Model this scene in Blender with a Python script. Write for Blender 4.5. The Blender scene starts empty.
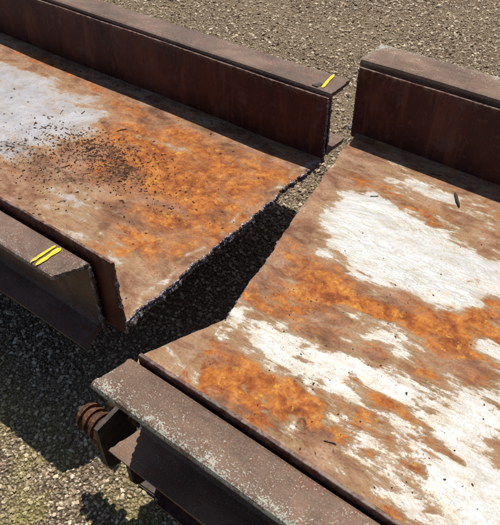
import bpy, math, random, bmesh
import numpy as np
from mathutils import Vector, Matrix, noise
random.seed(4); rng=np.random.default_rng(7)
SC=bpy.context.scene
COL=SC.collection

# ------------------------------------------------------------------ helpers
def link(name,me,parent=None,mat=None):
    o=bpy.data.objects.new(name,me); COL.objects.link(o)
    if parent is not None: o.parent=parent
    if mat is not None: me.materials.append(mat)
    return o
def empty(name):
    o=bpy.data.objects.new(name,None); COL.objects.link(o); o.empty_display_size=.1; return o
def mesh(name,verts,faces,smooth=False):
    me=bpy.data.meshes.new(name); me.from_pydata([tuple(v) for v in verts],[],faces)
    me.validate(); me.update()
    if smooth: me.polygons.foreach_set("use_smooth",[True]*len(me.polygons))
    return me
def recalc(me):
    bm=bmesh.new(); bm.from_mesh(me); bmesh.ops.recalc_face_normals(bm,faces=bm.faces); bm.to_mesh(me); bm.free()
def fn(x,y=0,z=0,s=1.0,o=3):
    return noise.fractal(Vector((x*s,y*s,z*s)),0.9,2.1,o)
class Frame:
    def __init__(s,ox,oy,ang): s.o=(ox,oy); s.c=math.cos(ang); s.s=math.sin(ang); s.ang=ang
    def w(s,x,y,z): return (s.o[0]+s.c*x-s.s*y, s.o[1]+s.s*x+s.c*y, z)
A=math.radians(-3)
SL=Frame(-.93,1.285,A); ZL=.34
SR=Frame(-.70,1.1965,A); ZR=.45

class NT:
    def __init__(s,name):
        s.m=bpy.data.materials.new(name); s.m.use_nodes=True
        s.t=s.m.node_tree; s.t.nodes.clear()
        s.out=s.n('ShaderNodeOutputMaterial'); s.b=s.n('ShaderNodeBsdfPrincipled')
        s.l(s.b.outputs[0],s.out.inputs[0])
        s.tc=s.n('ShaderNodeTexCoord').outputs['Object']
    def n(s,t): return s.t.nodes.new(t)
    def l(s,a,b): s.t.links.new(a,b)
    def put(s,sock,v):
        if isinstance(v,bpy.types.NodeSocket): s.l(v,sock)
        else:
            if isinstance(v,tuple) and len(v)==3 and sock.type=='RGBA': v=(*v,1)
            sock.default_value=v
    def noise(s,scale,detail=4,rough=.6,dist=0,vec=None,stretch=None,off=0):
        v=vec or s.tc
        if stretch or off:
            m=s.n('ShaderNodeMapping'); s.l(v,m.inputs[0])
            m.inputs['Rotation'].default_value=(0,0,-A)
            m.inputs['Scale'].default_value=stretch or (1,1,1)
            m.inputs['Location'].default_value=(off,off*.7,off*.3); v=m.outputs[0]
        n=s.n('ShaderNodeTexNoise'); s.l(v,n.inputs['Vector'])
        n.inputs['Scale'].default_value=scale; n.inputs['Detail'].default_value=detail
        n.inputs['Roughness'].default_value=rough; n.inputs['Distortion'].default_value=dist
        return n.outputs['Fac']
    def vor(s,scale,feat='F1',out='Distance'):
        n=s.n('ShaderNodeTexVoronoi'); s.l(s.tc,n.inputs['Vector']); n.inputs['Scale'].default_value=scale
        n.feature=feat; return n.outputs[out]
    def attr(s,name):
        n=s.n('ShaderNodeAttribute'); n.attribute_name=name; return n.outputs['Fac']
    def math(s,op,a,b=0.0,c=None,clamp=False):
        n=s.n('ShaderNodeMath'); n.operation=op; n.use_clamp=clamp
        s.put(n.inputs[0],a); s.put(n.inputs[1],b)
        if c is not None: s.put(n.inputs[2],c)
        return n.outputs[0]
    def c5(s,v,k): return s.math('MULTIPLY',s.math('SUBTRACT',v,.5),k)
    def sum(s,*a):
        r=a[0]
        for x in a[1:]: r=s.math('ADD',r,x)
        return r
    def sm(s,v,a,b,lo=0.0,hi=1.0):
        n=s.n('ShaderNodeMapRange'); n.interpolation_type='SMOOTHSTEP'; s.put(n.inputs[0],v)
        for i,x in enumerate((a,b,lo,hi)): n.inputs[i+1].default_value=x
        return n.outputs[0]
    def mix(s,fac,a,b,mode='MIX'):
        n=s.n('ShaderNodeMix'); n.data_type='RGBA'; n.blend_type=mode
        s.put(n.inputs[0],fac); s.put(n.inputs[6],a); s.put(n.inputs[7],b); return n.outputs[2]
    def ramp(s,v,stops):
        n=s.n('ShaderNodeValToRGB'); s.l(v,n.inputs[0]); e=n.color_ramp.elements
        while len(e)<len(stops): e.new(.5)
        for i,(p,c) in enumerate(stops): e[i].position=p; e[i].color=(*c,1)
        return n.outputs[0]
    def bump(s,h,strength,dist,prev=None):
        n=s.n('ShaderNodeBump'); s.put(n.inputs['Height'],h); n.inputs['Strength'].default_value=strength
        n.inputs['Distance'].default_value=dist
        if prev is not None: s.l(prev,n.inputs['Normal'])
        return n.outputs[0]
    def fin(s,col,rough,metal=0.0,normal=None,spec=.5):
        s.put(s.b.inputs['Base Color'],col); s.put(s.b.inputs['Roughness'],rough); s.put(s.b.inputs['Metallic'],metal)
        s.put(s.b.inputs['Specular IOR Level'],spec)
        if normal is not None: s.l(normal,s.b.inputs['Normal'])
        return s.m

# ------------------------------------------------------------------ materials
def deck_mat():
    m=NT("rusted_deck_steel")
    bare=m.attr('bare'); org=m.attr('orange'); drk=m.attr('dark'); wht=m.attr('white')
    n1=m.noise(5.5,7,.66,.5,stretch=(1,1.9,1)); n2=m.noise(24,6,.70,.3,stretch=(1,1.5,1),off=3); n3=m.noise(140,4,.72,off=9)
    n4=m.noise(3.4,6,.62,1.0,stretch=(1,1.9,1),off=17); n5=m.noise(9,6,.66,.5,stretch=(1,1.6,1),off=44)
    n6=m.noise(7,6,.70,.5,stretch=(1,3.4,1),off=83)
    scr=m.noise(60,3,.6,0,stretch=(.06,1,1),off=52)
    k=m.sum(bare,m.c5(n1,1.35),m.c5(n2,.75),m.c5(n3,.35),m.math('MULTIPLY',m.c5(n6,1.5),wht))
    bm=m.sm(k,.36,.68)
    film=m.sm(k,.30,1.0)
    rd=m.math('DIVIDE',m.math('SUBTRACT',k,.24),.17); rim=m.math('EXPONENT',m.math('MULTIPLY',m.math('MULTIPLY',rd,rd),-1.0))
    om=m.sm(m.sum(org,m.c5(n4,1.6),m.c5(n5,1.0),m.c5(n3,.4),m.math('MULTIPLY',m.math('MULTIPLY',rim,.34),wht)),.20,.76)
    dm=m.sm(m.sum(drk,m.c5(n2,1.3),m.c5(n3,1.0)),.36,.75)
    brown=m.ramp(n5,[(.30,(.115,.045,.023)),(.44,(.225,.11,.060)),(.56,(.335,.20,.125)),(.70,(.43,.305,.21))])
    brown=m.mix(m.sm(n3,.46,.66,0,.5),brown,(.13,.05,.024))
    brown=m.mix(m.sm(n2,.52,.66,0,.4),brown,(.38,.27,.19))
    orange=m.ramp(m.noise(22,6,.72,.3,off=5),[(.30,(.11,.026,.009)),(.43,(.26,.068,.014)),(.55,(.44,.145,.024)),(.66,(.53,.235,.055)),(.78,(.55,.35,.15))])
    orange=m.mix(m.sm(n3,.5,.68,0,.5),orange,(.19,.05,.015))
    rust=m.mix(om,brown,orange)
    lav=m.ramp(m.noise(10,5,.7,.4,off=30),[(.3,(.29,.275,.29)),(.5,(.40,.395,.43)),(.7,(.48,.48,.51))])
    whitec=m.ramp(m.noise(9,6,.7,.4,stretch=(1,2,1),off=40),[(.30,(.33,.285,.22)),(.43,(.43,.42,.39)),(.55,(.475,.48,.495)),(.70,(.45,.41,.33))])
    barec=m.mix(wht,lav,whitec)
    barec=m.mix(m.math('MULTIPLY',m.sm(n3,.5,.68),.35),barec,(.25,.21,.17))
    barec=m.mix(m.math('MULTIPLY',m.sm(n2,.50,.66),.4),barec,(.34,.29,.22))
    barec=m.mix(m.math('MULTIPLY',m.math('SUBTRACT',1.0,film),.8),barec,(.35,.24,.13))
    col=m.mix(bm,rust,barec)
    edge=m.math('MULTIPLY',m.math('MULTIPLY',bm,m.math('SUBTRACT',1.0,bm)),3.6,clamp=True)
    col=m.mix(m.math('MULTIPLY',edge,.5),col,(.36,.18,.045))
    sp=m.sm(m.sum(m.noise(60,4,.75,off=71),m.c5(n1,.3)),.61,.69); col=m.mix(m.math('MULTIPLY',sp,.6),col,(.22,.11,.05))
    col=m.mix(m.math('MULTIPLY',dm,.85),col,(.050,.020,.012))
    yb=m.math('MULTIPLY',m.sm(m.noise(48,4,.65,off=60),.60,.68),om); col=m.mix(m.math('MULTIPLY',yb,.55),col,(.62,.37,.05))
    rough=m.sum(m.math('MULTIPLY_ADD',bm,-.18,.70),m.c5(n3,.35),m.c5(n2,.35),m.c5(scr,.14))
    hgt=m.math('ADD',m.math('MULTIPLY',m.math('SUBTRACT',1.0,bm),m.math('ADD',n3,.5)),m.math('MULTIPLY',n2,.5))
    nb=m.bump(hgt,.7,.0028); nb=m.bump(n4,.3,.03,nb)
    return m.fin(col,rough,m.math('MULTIPLY',bm,.22),nb,m.math('MULTIPLY_ADD',bm,.15,.2))
def plate_mat():
    m=NT("dark_rusted_plate")
    n1=m.noise(6,5,.68,.5,stretch=(1,1,.5)); n2=m.noise(45,5,.7,off=4); n3=m.noise(180,3,.7,off=8)
    st=m.noise(18,4,.7,.2,stretch=(1,1,.12),off=22)
    c=m.ramp(n1,[(.28,(.020,.007,.007)),(.5,(.062,.016,.013)),(.72,(.13,.040,.024))])
    c=m.mix(m.math('MULTIPLY',m.sm(n2,.54,.68),.55),c,(.17,.06,.028))
    c=m.mix(m.math('MULTIPLY',m.sm(st,.54,.66),.6),c,(.15,.05,.028))
    c=m.mix(m.math('MULTIPLY',m.sm(m.noise(9,5,.7,off=14),.56,.66),.45),c,(.12,.075,.065))
    c=m.mix(m.math('MULTIPLY',m.attr('wear'),m.sm(n2,.4,.6)),c,(.33,.25,.2))
    return m.fin(c,m.sm(n2,.2,.8,.42,.75),0.0,m.bump(m.math('ADD',n2,m.math('MULTIPLY',n3,.5)),.6,.002),.28)
def beam_mat(name,mint,brown,wearmul=1.0):
    m=NT(name)
    n1=m.noise(8,5,.68,.4,stretch=(.6,1,1)); n2=m.noise(80,4,.75,off=4); n3=m.noise(300,3,.75,off=8); n4=m.noise(22,5,.7,off=19)
    b=brown
    c=m.ramp(n1,[(.28,tuple(x*.4 for x in b)),(.5,b),(.72,tuple(min(1,x*1.8) for x in b))])
    c=m.mix(m.math('MULTIPLY',m.sm(n3,.48,.66),.6),c,(.27,.18,.13))
    c=m.mix(m.math('MULTIPLY',m.sm(n4,.54,.66),.6),c,(.17,.055,.024))
    w=m.sum(m.math('MULTIPLY',m.attr('wear'),wearmul),m.c5(n2,1.8),m.c5(n4,1.1),m.c5(n1,.9),m.c5(n3,2.6))
    c=m.mix(m.math('MULTIPLY',m.sm(w,.48,.62),.78),c,mint)
    return m.fin(c,m.sm(n2,.2,.8,.45,.75),0.0,m.bump(m.math('ADD',n2,n3),.6,.0018),.35)
def slag_mat():
    m=NT("torch_cut_slag")
    n=m.noise(110,4,.75); c=m.ramp(n,[(.3,(.04,.03,.035)),(.5,(.17,.14,.15)),(.66,(.50,.46,.48))])
    return m.fin(c,.42,.5,m.bump(n,.8,.004))
def paint_mat():
    m=NT("yellow_marking_paint"); n=m.noise(120,4,.7)
    c=m.ramp(n,[(.3,(.70,.28,.01)),(.45,(.95,.55,.01)),(.7,(.98,.70,.03))])
    return m.fin(c,.6,0,m.bump(n,.4,.001),.3)
def simple(name,stops,scale=60,rough=.8,bumpd=.002,metal=0):
    m=NT(name); n=m.noise(scale,4,.7); return m.fin(m.ramp(n,stops),rough,metal,m.bump(n,.7,bumpd),.3)
M_deck=deck_mat(); M_plate=plate_mat()
M_beamL=beam_mat("weathered_brown_beam",(.36,.33,.28),(.13,.078,.056),.8)
M_beamR=beam_mat("worn_primer_beam",(.44,.48,.41),(.15,.085,.055),1.0)
M_slag=slag_mat(); M_paint=paint_mat()
M_rust=simple("brown_rusted_iron",[(.3,(.03,.014,.010)),(.5,(.09,.036,.018)),(.72,(.26,.12,.05))],70,.75)
M_iron=simple("dark_greasy_iron",[(.3,(.02,.014,.012)),(.6,(.07,.045,.035)),(.8,(.16,.11,.08))],60,.6)
M_wood=simple("old_timber",[(.3,(.10,.07,.045)),(.6,(.22,.16,.11))],20,.85)
M_twig=simple("dry_twig_bark",[(.3,(.035,.018,.010)),(.7,(.12,.065,.035))],120,.9)
M_leaf=simple("rust_flake_litter",[(.3,(.025,.010,.006)),(.5,(.065,.025,.012)),(.75,(.16,.07,.03))],45,.85)

# ------------------------------------------------------------------ polygon field
def sdf(P,poly):
    poly=np.array(poly,float); n=len(poly); d=np.full(len(P),1e9); ins=np.zeros(len(P),bool)
    for i in range(n):
        a=poly[i]; b=poly[(i+1)%n]; e=b-a; w=P-a
        t=np.clip((w@e)/(e@e),0,1); q=w-t[:,None]*e; d=np.minimum(d,np.hypot(q[:,0],q[:,1]))
        c=((a[1]>P[:,1])!=(b[1]>P[:,1]))&(P[:,0]<(b[0]-a[0])*(P[:,1]-a[1])/(b[1]-a[1]+1e-12)+a[0])
        ins^=c
    return np.where(ins,d,-d)
def field(P,shapes):
    out=np.zeros(len(P))
    for s in shapes:
        if len(s)==4:
            pts=np.array(s[2],float); d=np.full(len(P),1e9)
            for a,b in zip(pts[:-1],pts[1:]):
                e=b-a; w=P-a; t=np.clip((w@e)/(e@e),0,1); q=w-t[:,None]*e; d=np.minimum(d,np.hypot(q[:,0],q[:,1]))
            v=s[0]*np.exp(-(d/s[1])**2)
        else:
            d=sdf(P,s[2]); v=s[0]*(1/(1+np.exp(-d/s[1]*2)))
        out=out+v
    return out

# ------------------------------------------------------------------ deck plates
def deck(name,fr,z,x_of_row,x_out,y0,y1,parent,flds,dens,warp):
    ny=230; nx=230; th=.013
    ys=np.linspace(y0,y1,ny); verts=[]; L=[]
    for j,y in enumerate(ys):
        xc=x_of_row(y)
        for i in range(nx):
            t=(i/(nx-1)); t=t**dens
            x=xc+(x_out-xc)*t
            zz=z+warp(x,y)
            L.append((x*100,y*100)); verts.append(fr.w(x,y,zz))
    N=nx*ny
    verts+= [(v[0],v[1],v[2]-th) for v in verts]
    fs=[]
    flip=(x_out<0)
    def add(a,b,c,d): fs.append((a,b,c,d) if not flip else (d,c,b,a))
    for j in range(ny-1):
        for i in range(nx-1):
            a=j*nx+i; add(a,a+1,a+nx+1,a+nx); add(N+a+nx,N+a+nx+1,N+a+1,N+a)
    for j in range(ny-1):
        a=j*nx; add(a,a+nx,N+a+nx,N+a); a=j*nx+nx-1; add(N+a,N+a+nx,a+nx,a)
    for i in range(nx-1):
        a=i; add(a+1,a,N+a,N+a+1); a=(ny-1)*nx+i; add(a,a+1,N+a+1,N+a)
    me=mesh(name,verts,fs,False)
    P=np.array(L)
    wx=np.array([7*noise.noise(Vector((a*.07,b*.07,3.))) +3*noise.noise(Vector((a*.2,b*.2,8.))) for a,b in L])
    wy=np.array([5*noise.noise(Vector((a*.07,b*.07,13.)))+2.5*noise.noise(Vector((a*.2,b*.2,18.))) for a,b in L])
    P=P+np.stack([wx,wy],1)*.8
    for k in ('bare','orange','dark','white'):
        v=field(P,flds.get(k,[])); v=np.concatenate([v,v])
        at=me.attributes.new(k,'FLOAT','POINT'); at.data.foreach_set('value',v.astype(np.float32))
    return link(name,me,parent,M_deck)

def tube(name,pts,r,parent,mat,jit=.35,seg=7,flat=1.0,fq=45):
    vs=[];fs=[];n=len(pts)
    for i,pp in enumerate(pts):
        p=Vector(pp); q=Vector(pts[min(i+1,n-1)])-Vector(pts[max(i-1,0)]); q.normalize()
        up=Vector((0,0,1)) if abs(q.z)<.8 else Vector((0,1,0))
        s=q.cross(up).normalized(); u=s.cross(q)
        rr=r*max(.15,1+jit*1.4*fn(p.x,p.y,p.z,fq,3))
        if i in (0,n-1): rr*=.3
        for k in range(seg):
            a=2*math.pi*k/seg
            r2=rr*(1+jit*.7*noise.noise(Vector((p.x*150,p.y*150,p.z*150+k*3.1))))
            vs.append(p+s*math.cos(a)*r2+u*math.sin(a)*r2*flat)
    for i in range(n-1):
        for k in range(seg):
            a=i*seg+k; b=i*seg+(k+1)%seg; fs.append((a,b,b+seg,a+seg))
    fs.append(tuple(range(seg))[::-1]); fs.append(tuple((n-1)*seg+k for k in range(seg)))
    return link(name,mesh(name,vs,fs,False),parent,mat)

def jag(y,seed,a1=.012,a2=.006,a3=.003):
    return a1*fn(y,seed,0,4,2)+a2*fn(y,seed+5,0,22,2)+a3*fn(y,seed+9,0,110,2)
def cutL(y): return .006+jag(y,1.3,.010,.007,.005)
cR=[(-.70,.125),(-.545,.085),(-.32,.058),(0,-.005),(.35,-.075),(.70,-.134)]
def cutR(y):
    for (a,xa),(b,xb) in zip(cR[:-1],cR[1:]):
        if y<=b: t=(y-a)/(b-a); return xa+(xb-xa)*t+jag(y,7.7,.006,.005,.0035)
    return xb
def warpL(x,y):
    e=math.exp(-((x)/.10)**2)
    return .006*fn(x,y,2,1.6,2)+e*(.009*fn(y,3,0,9,2)) 
def warpR(x,y):
    e=math.exp(-((x-cutR(y))/.08)**2)
    return .005*fn(x,y,8,1.5,2)+e*.004*fn(y,13,0,9,2)

secL=empty("cut_steel_deck_section"); secR=empty("cut_steel_deck_section.001")
fL=dict(
 bare=[(.88,13,[(-340,-52),(-340,36),(-160,34),(-133,40),(-108,37),(-90,31),(-76,14),(-84,-6),(-92,-20),(-120,-40)]),
       (.52,7,[(-50,-14),(-41,-20),(-14,-22),(-5,-34),(-20,-46),(-60,-44),(-62,-25)]),
       (.42,3.5,[(-26,31),(-12,30)],'l'),(.42,5,[(-64,24),(-52,22)],'l'),(.3,5,[(-3,45),(-12,48)],'l'),
       (.46,2.0,[(-1,-50),(-3,-10),(-2,20),(-2,50)],'l'),(.32,5,[(-45,25),(-25,15)],'l'),(.3,7,[(-60,-20),(-80,-34)],'l'),(.28,5,[(-90,42),(-50,36)],'l')],
 orange=[(.70,12,[(-75,35),(-50,42),(0,44),(0,-10),(-20,-18),(-40,-12),(-65,0),(-78,15)]),
         (.5,5,[(-170,46),(-130,44),(-100,40),(-80,36)],'l'),(.4,8,[(-30,-35),(-8,-20)],'l'),(.3,6,[(-90,30),(-80,0),(-85,-20)],'l')],
 dark=[(.58,9,[(-84,6),(-62,6),(-43,-3),(-38,6),(-60,12)]),(.50,9,[(-100,-12),(-70,-15),(-55,-2)],'l'),
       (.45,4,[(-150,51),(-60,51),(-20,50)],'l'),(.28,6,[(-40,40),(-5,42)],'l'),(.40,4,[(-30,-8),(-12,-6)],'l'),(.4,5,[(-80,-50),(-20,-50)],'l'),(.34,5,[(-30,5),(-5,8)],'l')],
 white=[(.6,8,[(-50,-14),(-14,-18),(-10,-44),(-60,-40)]),(.06,20,[(-340,-52),(-340,30),(-120,30),(-120,-45)])])
fR=dict(
 bare=[(.84,4.5,[(-1,24),(2,36),(12,40),(33,33),(55,31),(90,28),(90,18),(60,16),(50,8),(37,4),(22,2),(11,7)]),
       (.22,20,[(-10,70),(200,70),(200,-70),(10,-70)]),
       (.38,8,[(4,-26),(50,-16),(170,0),(170,-70),(60,-66),(30,-58),(16,-50),(6,-40)]),
       (.34,3.5,[(8,-30),(26,-27),(40,-24),(52,-23),(50,-28),(40,-36),(25,-39),(14,-38)]),
       (.30,5,[(51,-22),(74,-17),(110,-12),(160,-20),(160,-66),(95,-60),(75,-46),(66,-38),(58,-29)]),
       (.46,6,[(-4,48),(10,62),(46,60),(90,60),(90,44),(46,43),(10,45)]),
       (.35,4,[(62,0),(90,-2)],'l'),(.3,5,[(28,-10),(50,-12)],'l'),
       (.3,8,[(100,50),(170,0)],'l'),(-.55,3,[(6,-41),(16,-43),(30,-44),(45,-45)],'l'),(-.35,4,[(14,-52),(28,-51)],'l'),(-.3,4,[(6,-2),(15,-4),(22,-8),(38,-6),(54,-3)],'l'),
       (-.3,2.5,[(40,-30),(55,-31),(70,-34)],'l'),(-.3,2.5,[(70,-27),(95,-30)],'l'),
       (.30,1.6,[(12.2,-66),(6,-32),(0,0),(-7,35),(-13,65)],'l')],
 orange=[(.5,4,[(6,-2),(15,-4),(22,-8),(38,-6),(54,-3),(70,-4)],'l'),(.6,3.5,[(6,-41),(20,-43),(33,-42),(50,-42),(65,-44)],'l'),
         (.65,5,[(14,-52),(28,-50)],'l'),(.5,4,[(0,43),(8,42),(20,41),(34,38)],'l'),(.5,5,[(58,4),(75,3),(95,2)],'l'),
         (.22,14,[(10,-15),(60,-12)],'l'),(.5,4,[(45,10),(62,14)],'l'),(.45,4,[(40,-30),(60,-33),(75,-44)],'l'),(.4,6,[(60,-55),(90,-62)],'l')],
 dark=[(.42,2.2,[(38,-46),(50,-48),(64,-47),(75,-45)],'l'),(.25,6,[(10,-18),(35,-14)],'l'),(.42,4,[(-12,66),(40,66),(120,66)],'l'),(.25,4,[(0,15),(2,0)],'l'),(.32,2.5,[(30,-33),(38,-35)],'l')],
 white=[(1.0,30,[(-40,100),(300,100),(300,-100),(-40,-100)])])
deck("deck_plate",SL,ZL,cutL,-3.3,-.53,.535,secL,fL,1.35,warpL)
deck("deck_plate",SR,ZR,cutR,2.6,-.68,.683,secR,fR,1.45,warpR)
def edge_pts(fr,cut,z,y0,y1,warp,n=420,dx=0,dz=-.007):
    out=[]
    for i in range(n):
        y=y0+(y1-y0)*i/(n-1); x=cut(y)
        out.append(fr.w(x+dx+.0015*fn(y,4,4,60,2),y,z+warp(x,y)+dz+.002*fn(y,1,9,50,2)))
    return out
tube("cut_edge_slag",edge_pts(SL,cutL,ZL,-.52,.525,warpL,dx=-.001,dz=-.006),.0056,secL,M_slag,.6,fq=30)
tube("cut_edge_drip",edge_pts(SL,cutL,ZL,-.5,.5,warpL,dx=.001,dz=-.018),.0055,secL,M_slag,.9,fq=30)
tube("cut_edge_slag",edge_pts(SR,cutR,ZR,-.325,.67,warpR,dx=0.001,dz=-.007),.0046,secR,M_slag,.5,fq=30)

# ------------------------------------------------------------------ profile extrusions (channels, plates)
def densify(poly,step=.01):
    out=[]
    for a,b in zip(poly,poly[1:]+poly[:1]):
        d=math.hypot(b[0]-a[0],b[1]-a[1]); n=max(1,int(round(d/step)))
        for i in range(n): out.append((a[0]+(b[0]-a[0])*i/n,a[1]+(b[1]-a[1])*i/n))
    return out
def extrude(name,fr,prof,xc,x_out,parent,mat,seed=0,jx=.006,wear=None,nst=80,endf=None,wob=.002):
    prof=densify(prof,.007); n=len(prof); vs=[];fs=[];w=[]
    for i in range(nst):
        t=(i/(nst-1))**1.6
        for (y,z) in prof:
            e=xc+(endf(y,z) if endf else 0)+ jx*(fn(y,z,seed,14,2)+.8*fn(y,z,seed+3,90,2))
            x=e+(x_out-e)*t
            dy=wob*fn(x,seed,z,3,3); dz=wob*fn(x,seed+7,y,3,3)
            vs.append(fr.w(x,y+dy,z+dz)); w.append(wear(x,y,z) if wear else 0)
    for i in range(nst-1):
        for k in range(n):
            a=i*n+k;b=i*n+(k+1)%n; fs.append((a,b,b+n,a+n))
    fs.append(tuple(range(n))[::-1]); fs.append(tuple((nst-1)*n+k for k in range(n)))
    me=mesh(name,vs,fs,False)
    at=me.attributes.new('wear','FLOAT','POINT'); at.data.foreach_set('value',np.array(w,np.float32))
    recalc(me)
    return link(name,me,parent,mat)
def channel_prof(yweb,ztop,s,fl=.08,H=.25,tw=.009,tf=.012,fb=None,r=.009):
    fb=fb or fl
    def half(f): return [(0,-r),(r*.3,-r*.3),(r,0),(f-r,0),(f-r*.3,-r*.3),(f,-r),(f,-tf-.002),(tw+.008,-tf-.004),(tw+.002,-tf-.008),(tw,-tf-.013)]
    pts=half(fl)+[(y,-H-z) for (y,z) in half(fb)][::-1]
    return [(yweb+s*y,ztop+z) for y,z in pts]
def plate_prof(y,z0,z1,t=.008): 
    return [(y-t/2,z0),(y+t/2,z0),(y+t/2,z1-.001),(y+t/2-.001,z1),(y-t/2+.001,z1),(y-t/2,z1-.001)]

ZT=ZL+.222
extrude("near_side_plate",SL,plate_prof(-.526,ZL-.02,ZL+.25),.028,-3.3,secL,M_plate,3,.006,wear=lambda x,y,z:.6*math.exp(-(ZL+.25-z)/.01))
extrude("near_channel",SL,channel_prof(-.542,ZT,-1,.095),-.045,-3.3,secL,M_beamL,5,.009,
        wear=lambda x,y,z:(.16+.35*math.exp(-abs(y+.637)/.015)+.5*math.exp(-abs(x+.045)/.02)) if z>ZT-.03 else .03,endf=lambda y,z:-.035*max(0,(-y-.56))/.07*(1 if z>ZT-.05 else -.6))
extrude("far_side_plate",SL,plate_prof(.533,ZL-.02,ZL+.25),.012,-3.3,secL,M_plate,13,.004,wear=lambda x,y,z:.5*math.exp(-(ZL+.25-z)/.008))
extrude("far_channel",SL,channel_prof(.560,ZT+.034,1,.14,.262,r=.013),.006,-3.3,secL,M_beamL,15,.006,
        wear=lambda x,y,z:.10+.3*math.exp(-abs(y-.70)/.02))
ZTR=ZR+.234
extrude("near_side_plate",SR,plate_prof(-.674,ZR-.02,ZR+.25),.128,2.6,secR,M_plate,23,.005,wear=lambda x,y,z:.6*math.exp(-(ZR+.25-z)/.01))
extrude("near_channel",SR,channel_prof(-.681,ZTR,-1,.094,.255),.112,2.6,secR,M_beamR,25,.007,
        wear=lambda x,y,z:(.04+.52*math.exp(-abs(y+.775)/.032)) if z>ZTR-.03 else .0,endf=lambda y,z:-.02*max(0,(-y-.70))/.07)
extrude("far_side_plate",SR,plate_prof(.682,ZR-.02,ZR+.25),-.152,2.6,secR,M_plate,33,.004,wear=lambda x,y,z:.5*math.exp(-(ZR+.25-z)/.008))
extrude("far_channel",SR,channel_prof(.708,ZTR+.034,1,.16,.27,r=.013),-.165,2.6,secR,M_beamR,35,.006,
        wear=lambda x,y,z:.02+.50*math.exp(-abs(y-.868)/.040)+.4*math.exp(-abs(x+.165)/.02))
def endslag(fr,x,y,z0,z1,par,r=.006,seed=0):
    n=110
    tube("torch_cut_end",[fr.w(x+.004*fn(z,seed,0,60,2),y+.0015*fn(z,seed+4,0,90,2),z) for z in [z0+(z1-z0)*i/n for i in range(n+1)]],r,par,M_slag,.6)
endslag(SL,-.045,-.547,ZT-.25,ZT-.01,secL,.0055,2)
endslag(SL,.028,-.526,ZL-.02,ZL+.245,secL,.0040,4)
endslag(SL,.012,.533,ZL-.02,ZL+.245,secL,.0038,6)
endslag(SL,.006,.565,ZT-.21,ZT+.02,secL,.0044,8)
endslag(SR,.112,-.687,ZTR-.25,ZTR-.01,secR,.0050,10)
endslag(SR,-.152,.682,ZR-.02,ZR+.245,secR,.0038,12)

def slab(name,pts,th,zs,fr,par,mat,attrs=None):
    n=len(pts); vs=[fr.w(x,y,zs[i]) for i,(x,y) in enumerate(pts)]
    vs+=[(v[0],v[1],v[2]-th) for v in vs]
    fs=[tuple(range(n)),tuple(range(n,2*n))[::-1]]+[(i,i+n,(i+1)%n+n,(i+1)%n) for i in range(n)]
    me=mesh(name,vs,fs); recalc(me)
    for k,v in (attrs or {}).items():
        at=me.attributes.new(k,'FLOAT','POINT'); at.data.foreach_set('value',[v]*len(me.vertices))
    return link(name,me,par,mat)
def edge_between(a,b,n,seed,amp):
    out=[]
    for i in range(n):
        t=i/n; dx,dy=b[0]-a[0],b[1]-a[1]; L=math.hypot(dx,dy); o=amp*fn(t*L*30,seed,0,1,3)
        out.append((a[0]+dx*t-dy/L*o,a[1]+dy*t+dx/L*o))
    return out
gp=edge_between((-.045,-.545),(.05,-.32),40,3,.003)+[(.05,-.32),(.105,-.55),(.13,-.668),(.03,-.668)]+edge_between((.03,-.668),(-.045,-.545),20,9,.003)
slab("torn_gusset_plate",gp,.009,[ZR-.0155]*len(gp),SR,secR,M_deck,attrs=dict(bare=.40,orange=-.2,dark=.02,white=.5))

def cross(fr,x,y0,y1,z,par):
    H=.075
    prof=[(0,0),(.05,0),(.05,-.006),(.006,-.006),(.006,-H+.006),(.05,-H+.006),(.05,-H),(0,-H)]
    n=len(prof); vs=[]
    for y in (y0,y1):
        for a,b in prof: vs.append(fr.w(x+a,y,z+b))
    fs=[(i,(i+1)%n,(i+1)%n+n,i+n) for i in range(n)]+[tuple(range(n))[::-1],tuple(range(n,2*n))]
    me=mesh("cross_member",vs,fs); recalc(me)
    at=me.attributes.new('wear','FLOAT','POINT'); link("cross_member",me,par,M_plate)
for x in (-.55,-1.15,-1.75,-2.4,-3.0): cross(SL,x,-.51,.52,ZL-.022,secL)
for x in (.35,.95,1.55,2.2): cross(SR,x,-.66,.67,ZR-.022,secR)
extrude("lower_frame_rail",SR,channel_prof(-.69,ZR-.036,-1,.075,.11),.20,2.6,secR,M_plate,55,.004,wear=lambda x,y,z:.15)

# ------------------------------------------------------------------ yellow paint marks
def mark(fr,p0,p1,wd,z,par,seed):
    n=40; vs=[];fs=[]
    dx,dy=p1[0]-p0[0],p1[1]-p0[1]; L=math.hypot(dx,dy); nx,ny=-dy/L,dx/L
    for i in range(n):
        t=i/(n-1); wob=.003*fn(t*1.6,seed+8,0,1,2); c=(p0[0]+dx*t+nx*wob,p0[1]+dy*t+ny*wob)
        en=min(1,8*t+.4,5*(1-t)+.3)
        a=wd*en*(.5+.22*fn(t*3,seed,0,1,3)); b=wd*en*(.5+.22*fn(t*3,seed+4,0,1,3))
        for q in (-a,-a*.3,b*.3,b):
            vs.append(fr.w(c[0]+nx*q,c[1]+ny*q,z))
    for i in range(n-1):
        for k in range(3): a=i*4+k; fs.append((a,a+1,a+5,a+4))
    me=mesh("yellow_paint_mark",vs,fs); link("yellow_paint_mark",me,par,M_paint)
mark(SL,(-.146,-.551),(-.146,-.634),.013,ZT+.0028,secL,1)
mark(SL,(-.165,-.553),(-.166,-.634),.009,ZT+.0028,secL,2)
mark(SL,(-.042,.575),(-.062,.690),.012,ZT+.034+.0028,secL,3)
slab("burnt_slot",[(-.085,.572),(-.060,.570),(-.050,.60),(-.070,.602)],.002,[ZT+.0368]*4,SL,secL,M_iron)

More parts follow.
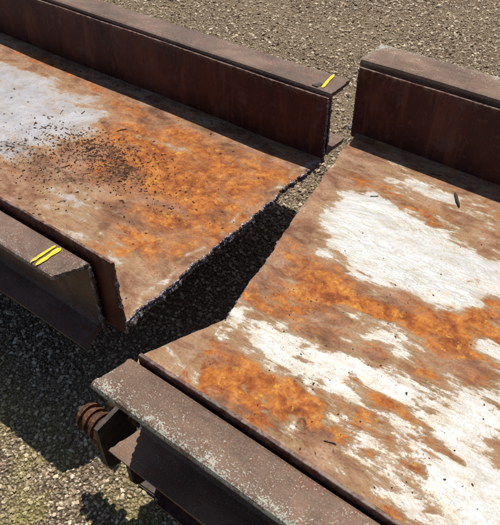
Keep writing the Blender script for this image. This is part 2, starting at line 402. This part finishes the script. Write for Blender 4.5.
# ------------------------------------------------------------------ roller bracket hanging by the cut corner
def cyl(p0,p1,rs,seg=28):
    p0=Vector(p0);p1=Vector(p1);q=(p1-p0);Ln=q.length;q.normalize();up=Vector((0,0,1)) if abs(q.z)<.9 else Vector((1,0,0))
    s=q.cross(up).normalized();u=s.cross(q);vs=[];fs=[]
    for t,r in rs:
        for k in range(seg):
            a=2*math.pi*k/seg; vs.append(p0+q*(Ln*t)+s*math.cos(a)*r+u*math.sin(a)*r)
    m=len(rs)
    for i in range(m-1):
        for k in range(seg): a=i*seg+k;b=i*seg+(k+1)%seg; fs.append((a,b,b+seg,a+seg))
    fs.append(tuple(range(seg))[::-1]); fs.append(tuple((m-1)*seg+k for k in range(seg)))
    return vs,fs
def part(name,vf,par,mat,smooth=True):
    me=mesh(name,*vf); recalc(me)
    return link(name,me,par,mat)
def boxm(name,c,s,par,mat,bev=.004,rot=0):
    bm=bmesh.new(); bmesh.ops.create_cube(bm,size=1)
    for v in bm.verts: v.co=Vector((v.co.x*s[0],v.co.y*s[1],v.co.z*s[2]))
    bmesh.ops.bevel(bm,geom=bm.edges[:],offset=bev,segments=2,affect='EDGES')
    bm.transform(Matrix.Translation(c)@Matrix.Rotation(rot,4,'Z'))
    me=bpy.data.meshes.new(name); bm.to_mesh(me); bm.free(); return link(name,me,par,mat)
br=empty("rusty_roller_bracket")
bx,by,bz=-.785,.53,.29
rs=[(0,.022),(0,.034),(.08,.038),(.10,.038),(.10,.029),(.20,.028),(.20,.037),(.26,.038),(.26,.030),(.38,.030),(.38,.039),(.45,.040),(.45,.032),(.58,.032),(.58,.046),(.72,.046),(.72,.034),(1,.034)]
part("drum",cyl((bx-.085,by-.004,bz-.03),(bx+.06,by-.02,bz-.02),rs),br,M_rust)
part("shaft_nut",cyl((bx-.104,by-.002,bz-.031),(bx-.085,by-.004,bz-.03),[(0,.016),(1,.016)],6),br,M_iron)
part("shaft",cyl((bx-.114,by-.001,bz-.032),(bx+.2,by-.03,bz-.02),[(0,.008),(1,.008)],16),br,M_iron)
def cheek(name,x,par):
    n=16; pts=[(.055,.12),(-.055,.12)]+[(-.055*math.cos(math.pi*k/n),-.02-.055*math.sin(math.pi*k/n)) for k in range(n+1)]
    m=len(pts); vs=[(x,by-.025+a,bz+b) for a,b in pts]+[(x+.012,by-.025+a,bz+b) for a,b in pts]
    fs=[tuple(range(m)),tuple(range(m,2*m))[::-1]]+[(i,(i+1)%m,(i+1)%m+m,i+m) for i in range(m)]
    me=mesh(name,vs,fs); recalc(me); link(name,me,par,M_iron)
cheek("cheek_plate",bx+.05,br); cheek("cheek_plate_2",bx+.135,br)
boxm("bridge_lug",(bx+.098,by+.035,bz+.06),(.075,.012,.10),br,M_iron)
part("axle_nut",cyl((bx+.150,by-.03,bz-.02),(bx+.168,by-.03,bz-.02),[(0,.022),(1,.022)],6),br,M_rust,False)
part("hanger_rod",cyl((bx-.02,by+.055,bz+.115),(bx+.17,by+.035,bz+.10),[(0,.010),(.1,.016),(.2,.011),(1,.011)]),br,M_rust)
part("hanger_pin",cyl((bx+.0,by+.02,bz+.07),(bx+.16,by+.01,bz+.06),[(0,.014),(.1,.018),(.2,.012),(1,.012)]),br,M_rust)
boxm("hanger_leg",(bx+.10,by+.055,bz-.145),(.03,.03,.29),br,M_iron)
boxm("foot_plate",(bx+.10,by+.055,.006),(.12,.10,.012),br,M_iron)

def block(fr,x,y,top,k):
    e=empty("timber_block"); h=top/k
    for i in range(k):
        c=fr.w(x,y,h*(i+.5)); boxm("timber",c,((.42,.14,h-.002) if i%2 else (.14,.42,h-.002)),e,M_wood,.006,fr.ang)
for x in (-.95,-2.6):
    for y in (-.28,.34): block(SL,x,y,ZL-.097,2)
for x in (.55,2.0):
    for y in (-.35,.40): block(SR,x,y,ZR-.097,3)

# ------------------------------------------------------------------ crumbs, litter, twigs
ico=[];t=(1+5**.5)/2
for a,b in ((-1,t),(1,t),(-1,-t),(1,-t)): ico.append((a,b,0))
for a,b in ((-1,t),(1,t),(-1,-t),(1,-t)): ico.append((0,a,b))
for a,b in ((t,-1),(t,1),(-t,-1),(-t,1)): ico.append((a,0,b))
ico=np.array(ico)/math.hypot(1,t)
ifc=np.array([(0,11,5),(0,5,1),(0,1,7),(0,7,10),(0,10,11),(1,5,9),(5,11,4),(11,10,2),(10,7,6),(7,1,8),(3,9,4),(3,4,2),(3,2,6),(3,6,8),(3,8,9),(4,9,5),(2,4,11),(6,2,10),(8,6,7),(9,8,1)])
def rocks(X,Y,Z,r,ax=(.8,1.35),ay=(.7,1.1),az=(.5,.85)):
    N=len(X); th=rng.uniform(0,2*np.pi,N)
    V=ico[None]*(1+rng.uniform(-.34,.34,(N,12,1)))
    V=V*(r[:,None,None]*np.stack([rng.uniform(*ax,N),rng.uniform(*ay,N),rng.uniform(*az,N)],1)[:,None,:])
    c,s=np.cos(th)[:,None],np.sin(th)[:,None]
    x=V[:,:,0]*c-V[:,:,1]*s;y=V[:,:,0]*s+V[:,:,1]*c;z=V[:,:,2]+x*rng.uniform(-.4,.4,(N,1))
    V=np.stack([x+X[:,None],y+Y[:,None],z+(Z+r*.25)[:,None]],2)
    return V.reshape(-1,3),rng.random(N)
def rockmesh(name,sets,mat):
    V=np.concatenate([s[0] for s in sets]);Rn=np.concatenate([s[1] for s in sets]);N=len(Rn)
    Fc=(ifc[None]+(np.arange(N)*12)[:,None,None]).reshape(-1,3)
    me=bpy.data.meshes.new(name); me.vertices.add(len(V)); me.vertices.foreach_set('co',V.ravel().astype(np.float32))
    me.loops.add(Fc.size); me.loops.foreach_set('vertex_index',Fc.ravel().astype(np.int32))
    me.polygons.add(len(Fc)); me.polygons.foreach_set('loop_start',(np.arange(len(Fc))*3).astype(np.int32))
    me.update(calc_edges=True); me.validate()
    me.polygons.foreach_set('use_smooth',np.zeros(len(Fc),bool)); me.update()
    at=me.attributes.new('rnd','FLOAT','POINT'); at.data.foreach_set('value',np.repeat(Rn,12).astype(np.float32))
    return link(name,me,None,mat)
def scatter(fr,z0,warp,cl,ok,rmin,rmax):
    X=[];Y=[];Z=[]
    for cx,cy,sx,sy,n in cl:
        for _ in range(n):
            x=random.gauss(cx,sx);y=random.gauss(cy,sy)
            if not ok(x,y): continue
            w=fr.w(x,y,z0+warp(x,y)); X.append(w[0]);Y.append(w[1]);Z.append(w[2])
    N=len(X); r=rmin+(rmax-rmin)*rng.random(N)**3
    return rocks(np.array(X),np.array(Y),np.array(Z),r,(.9,2.0),(.6,1.1),(.25,.5))
okL=lambda x,y: x<-.02 and abs(y)<.515
okR=lambda x,y: .10<x<2 and abs(y)<.66
rockmesh("rust_scale_debris",[scatter(SL,ZL,warpL,[(-.76,.05,.13,.05,1500),(-.62,.07,.12,.06,800),(-.86,-.12,.16,.10,1000),(-.5,-.02,.18,.06,500),(-1.0,-.1,.4,.2,340),(-.9,.49,.9,.018,420),(-.3,.1,.3,.25,220),(-.6,-.48,.5,.02,260)],okL,.0007,.0042),
 scatter(SR,ZR,warpR,[(.6,.2,.5,.3,200),(.3,.64,.5,.02,160),(.3,-.15,.2,.1,120),(.5,-.45,.25,.1,160)],okR,.0007,.0026)],M_leaf)
def onL(x,y): return SL.w(x,y,ZL+warpL(x,y)+.0005)
def onR(x,y): return SR.w(x,y,ZR+warpR(x,y)+.0005)
def twig(P,L,ang,r,bend=.2):
    pts=[];a=ang;p=Vector(P)+Vector((0,0,r*1.2))
    for i in range(9): pts.append(tuple(p)); p=p+Vector((math.cos(a),math.sin(a),0))*L/8; a+=random.uniform(-bend,bend)
    return tube("twig",pts,r,None,M_twig,.3,6)
twig(onR(.31,.545),.075,math.radians(-62),.0042,.15)
for _ in range(26):
    x=random.gauss(-.72,.22);y=random.gauss(.03,.12)
    if okL(x,y): twig(onL(x,y),random.uniform(.012,.05),random.uniform(0,6.28),random.uniform(.0008,.0018),.25)
for x,y,l,a in ((.10,.36,.03,.7),(.45,-.48,.03,.3),(.62,.3,.03,2),(.2,.6,.04,.2)): twig(onR(x,y),l,a,.0014)
rockmesh("slag_crumb",[rocks(np.array([-.835,-.825,-.84]),np.array([1.90,1.885,1.88]),np.array([ZR+.004]*3),np.array([.010,.008,.006]))],M_slag)

# ------------------------------------------------------------------ ground + gravel
def groundcol(m,c):
    sx=m.n('ShaderNodeSeparateXYZ'); m.l(m.tc,sx.inputs[0]); near=m.sm(sx.outputs[1],.75,.35)
    g1=m.noise(1.3,4,.6,off=2)
    c=m.mix(m.math('MULTIPLY',m.sm(g1,.40,.62),.35),c,(.36,.27,.17))
    return m.mix(m.math('MULTIPLY',m.math('MULTIPLY',m.sm(m.noise(5,4,.6,off=8),.40,.62),.55),near),c,(.34,.31,.09))
gm=NT("gravel_ground")
g2=gm.noise(90,4,.7,off=3); gv=gm.vor(120,'F1','Distance'); gc=gm.vor(120,'F1','Color')
sepc=gm.n('ShaderNodeSeparateColor'); gm.l(gc,sepc.inputs[0])
c=gm.ramp(sepc.outputs[0],[(0,(.19,.135,.09)),(.5,(.38,.295,.20)),(1,(.60,.50,.36))])
c=gm.mix(gm.sm(gv,.35,.7),c,(.13,.09,.06))
M_ground=gm.fin(groundcol(gm,c),.95,0,gm.bump(gm.math('SUBTRACT',g2,gm.math('MULTIPLY',gv,1.5)),1.0,.010),.1)
def gz(x,y): return .008*fn(x,y,0,.9,2)
xs=np.unique(np.concatenate([np.linspace(-250,-6,14),np.linspace(-6,4,90),np.linspace(4,250,14)]))
ys=np.unique(np.concatenate([np.linspace(-250,-2,14),np.linspace(-2,8,90),np.linspace(8,250,14)]))
vs=[(x,y,gz(x,y)) for y in ys for x in xs]; n=len(xs)
fs=[(j*n+i,j*n+i+1,(j+1)*n+i+1,(j+1)*n+i) for j in range(len(ys)-1) for i in range(n-1)]
link("ground",mesh("ground",vs,fs,True),None,M_ground)
def stones(N,x0,x1,y0,y1,rmin,rmax,pw=2.4):
    X=rng.uniform(x0,x1,N);Y=rng.uniform(y0,y1,N)
    r=rmin+(rmax-rmin)*rng.random(N)**pw
    return rocks(X,Y,np.array([gz(a,b) for a,b in zip(X,Y)]),r)
SM=NT("gravel_stone"); c=SM.ramp(SM.attr('rnd'),[(0,(.11,.08,.06)),(.3,(.32,.245,.17)),(.7,(.52,.42,.30)),(1,(.74,.65,.50))])
M_st=SM.fin(groundcol(SM,c),.9,0,None,.15)
rockmesh("gravel",[stones(80000,-4.9,.9,1.6,6.2,.003,.012),stones(46000,-2.6,.1,-.4,1.9,.0025,.0080),stones(1300,-4.9,.9,1.6,5.5,.010,.018)],M_st)

# ------------------------------------------------------------------ light
SUN_EL=math.radians(67); SAZ=math.radians(115)
sd=Vector((math.cos(SAZ)*math.cos(SUN_EL),math.sin(SAZ)*math.cos(SUN_EL),math.sin(SUN_EL)))
L=bpy.data.lights.new("sun",'SUN'); L.energy=5.0; L.angle=math.radians(.53); L.color=(1,.95,.85)
so=bpy.data.objects.new("sun",L); COL.objects.link(so); so.rotation_euler=sd.to_track_quat('Z','Y').to_euler(); so.location=sd*10
W=bpy.data.worlds.new("World"); SC.world=W; W.use_nodes=True; nt=W.node_tree; nt.nodes.clear()
sk=nt.nodes.new('ShaderNodeTexSky'); sk.sky_type='NISHITA'; sk.sun_disc=False; sk.sun_elevation=SUN_EL; sk.sun_rotation=math.pi/2-SAZ
bg=nt.nodes.new('ShaderNodeBackground'); bg.inputs[1].default_value=.075; ow=nt.nodes.new('ShaderNodeOutputWorld')
nt.links.new(sk.outputs[0],bg.inputs[0]); nt.links.new(bg.outputs[0],ow.inputs[0])
SC.view_settings.view_transform='Standard'; SC.view_settings.look='None'; SC.view_settings.exposure=0

# ------------------------------------------------------------------ camera
p=math.radians(42.7);h=math.radians(124);hx,hy=math.cos(h),math.sin(h)
F=Vector((hx*math.cos(p),hy*math.cos(p),-math.sin(p)));R=Vector((hy,-hx,0));U=Vector((hx*math.sin(p),hy*math.sin(p),math.cos(p)))
cd=bpy.data.cameras.new("camera"); cd.sensor_fit='VERTICAL'; cd.sensor_height=24; cd.lens=24*620/525; cd.clip_start=.05; cd.clip_end=1000
co=bpy.data.objects.new("camera",cd); COL.objects.link(co)
co.matrix_world=Matrix(((R.x,U.x,-F.x,0),(R.y,U.y,-F.y,0),(R.z,U.z,-F.z,1.65),(0,0,0,1)))
SC.camera=co
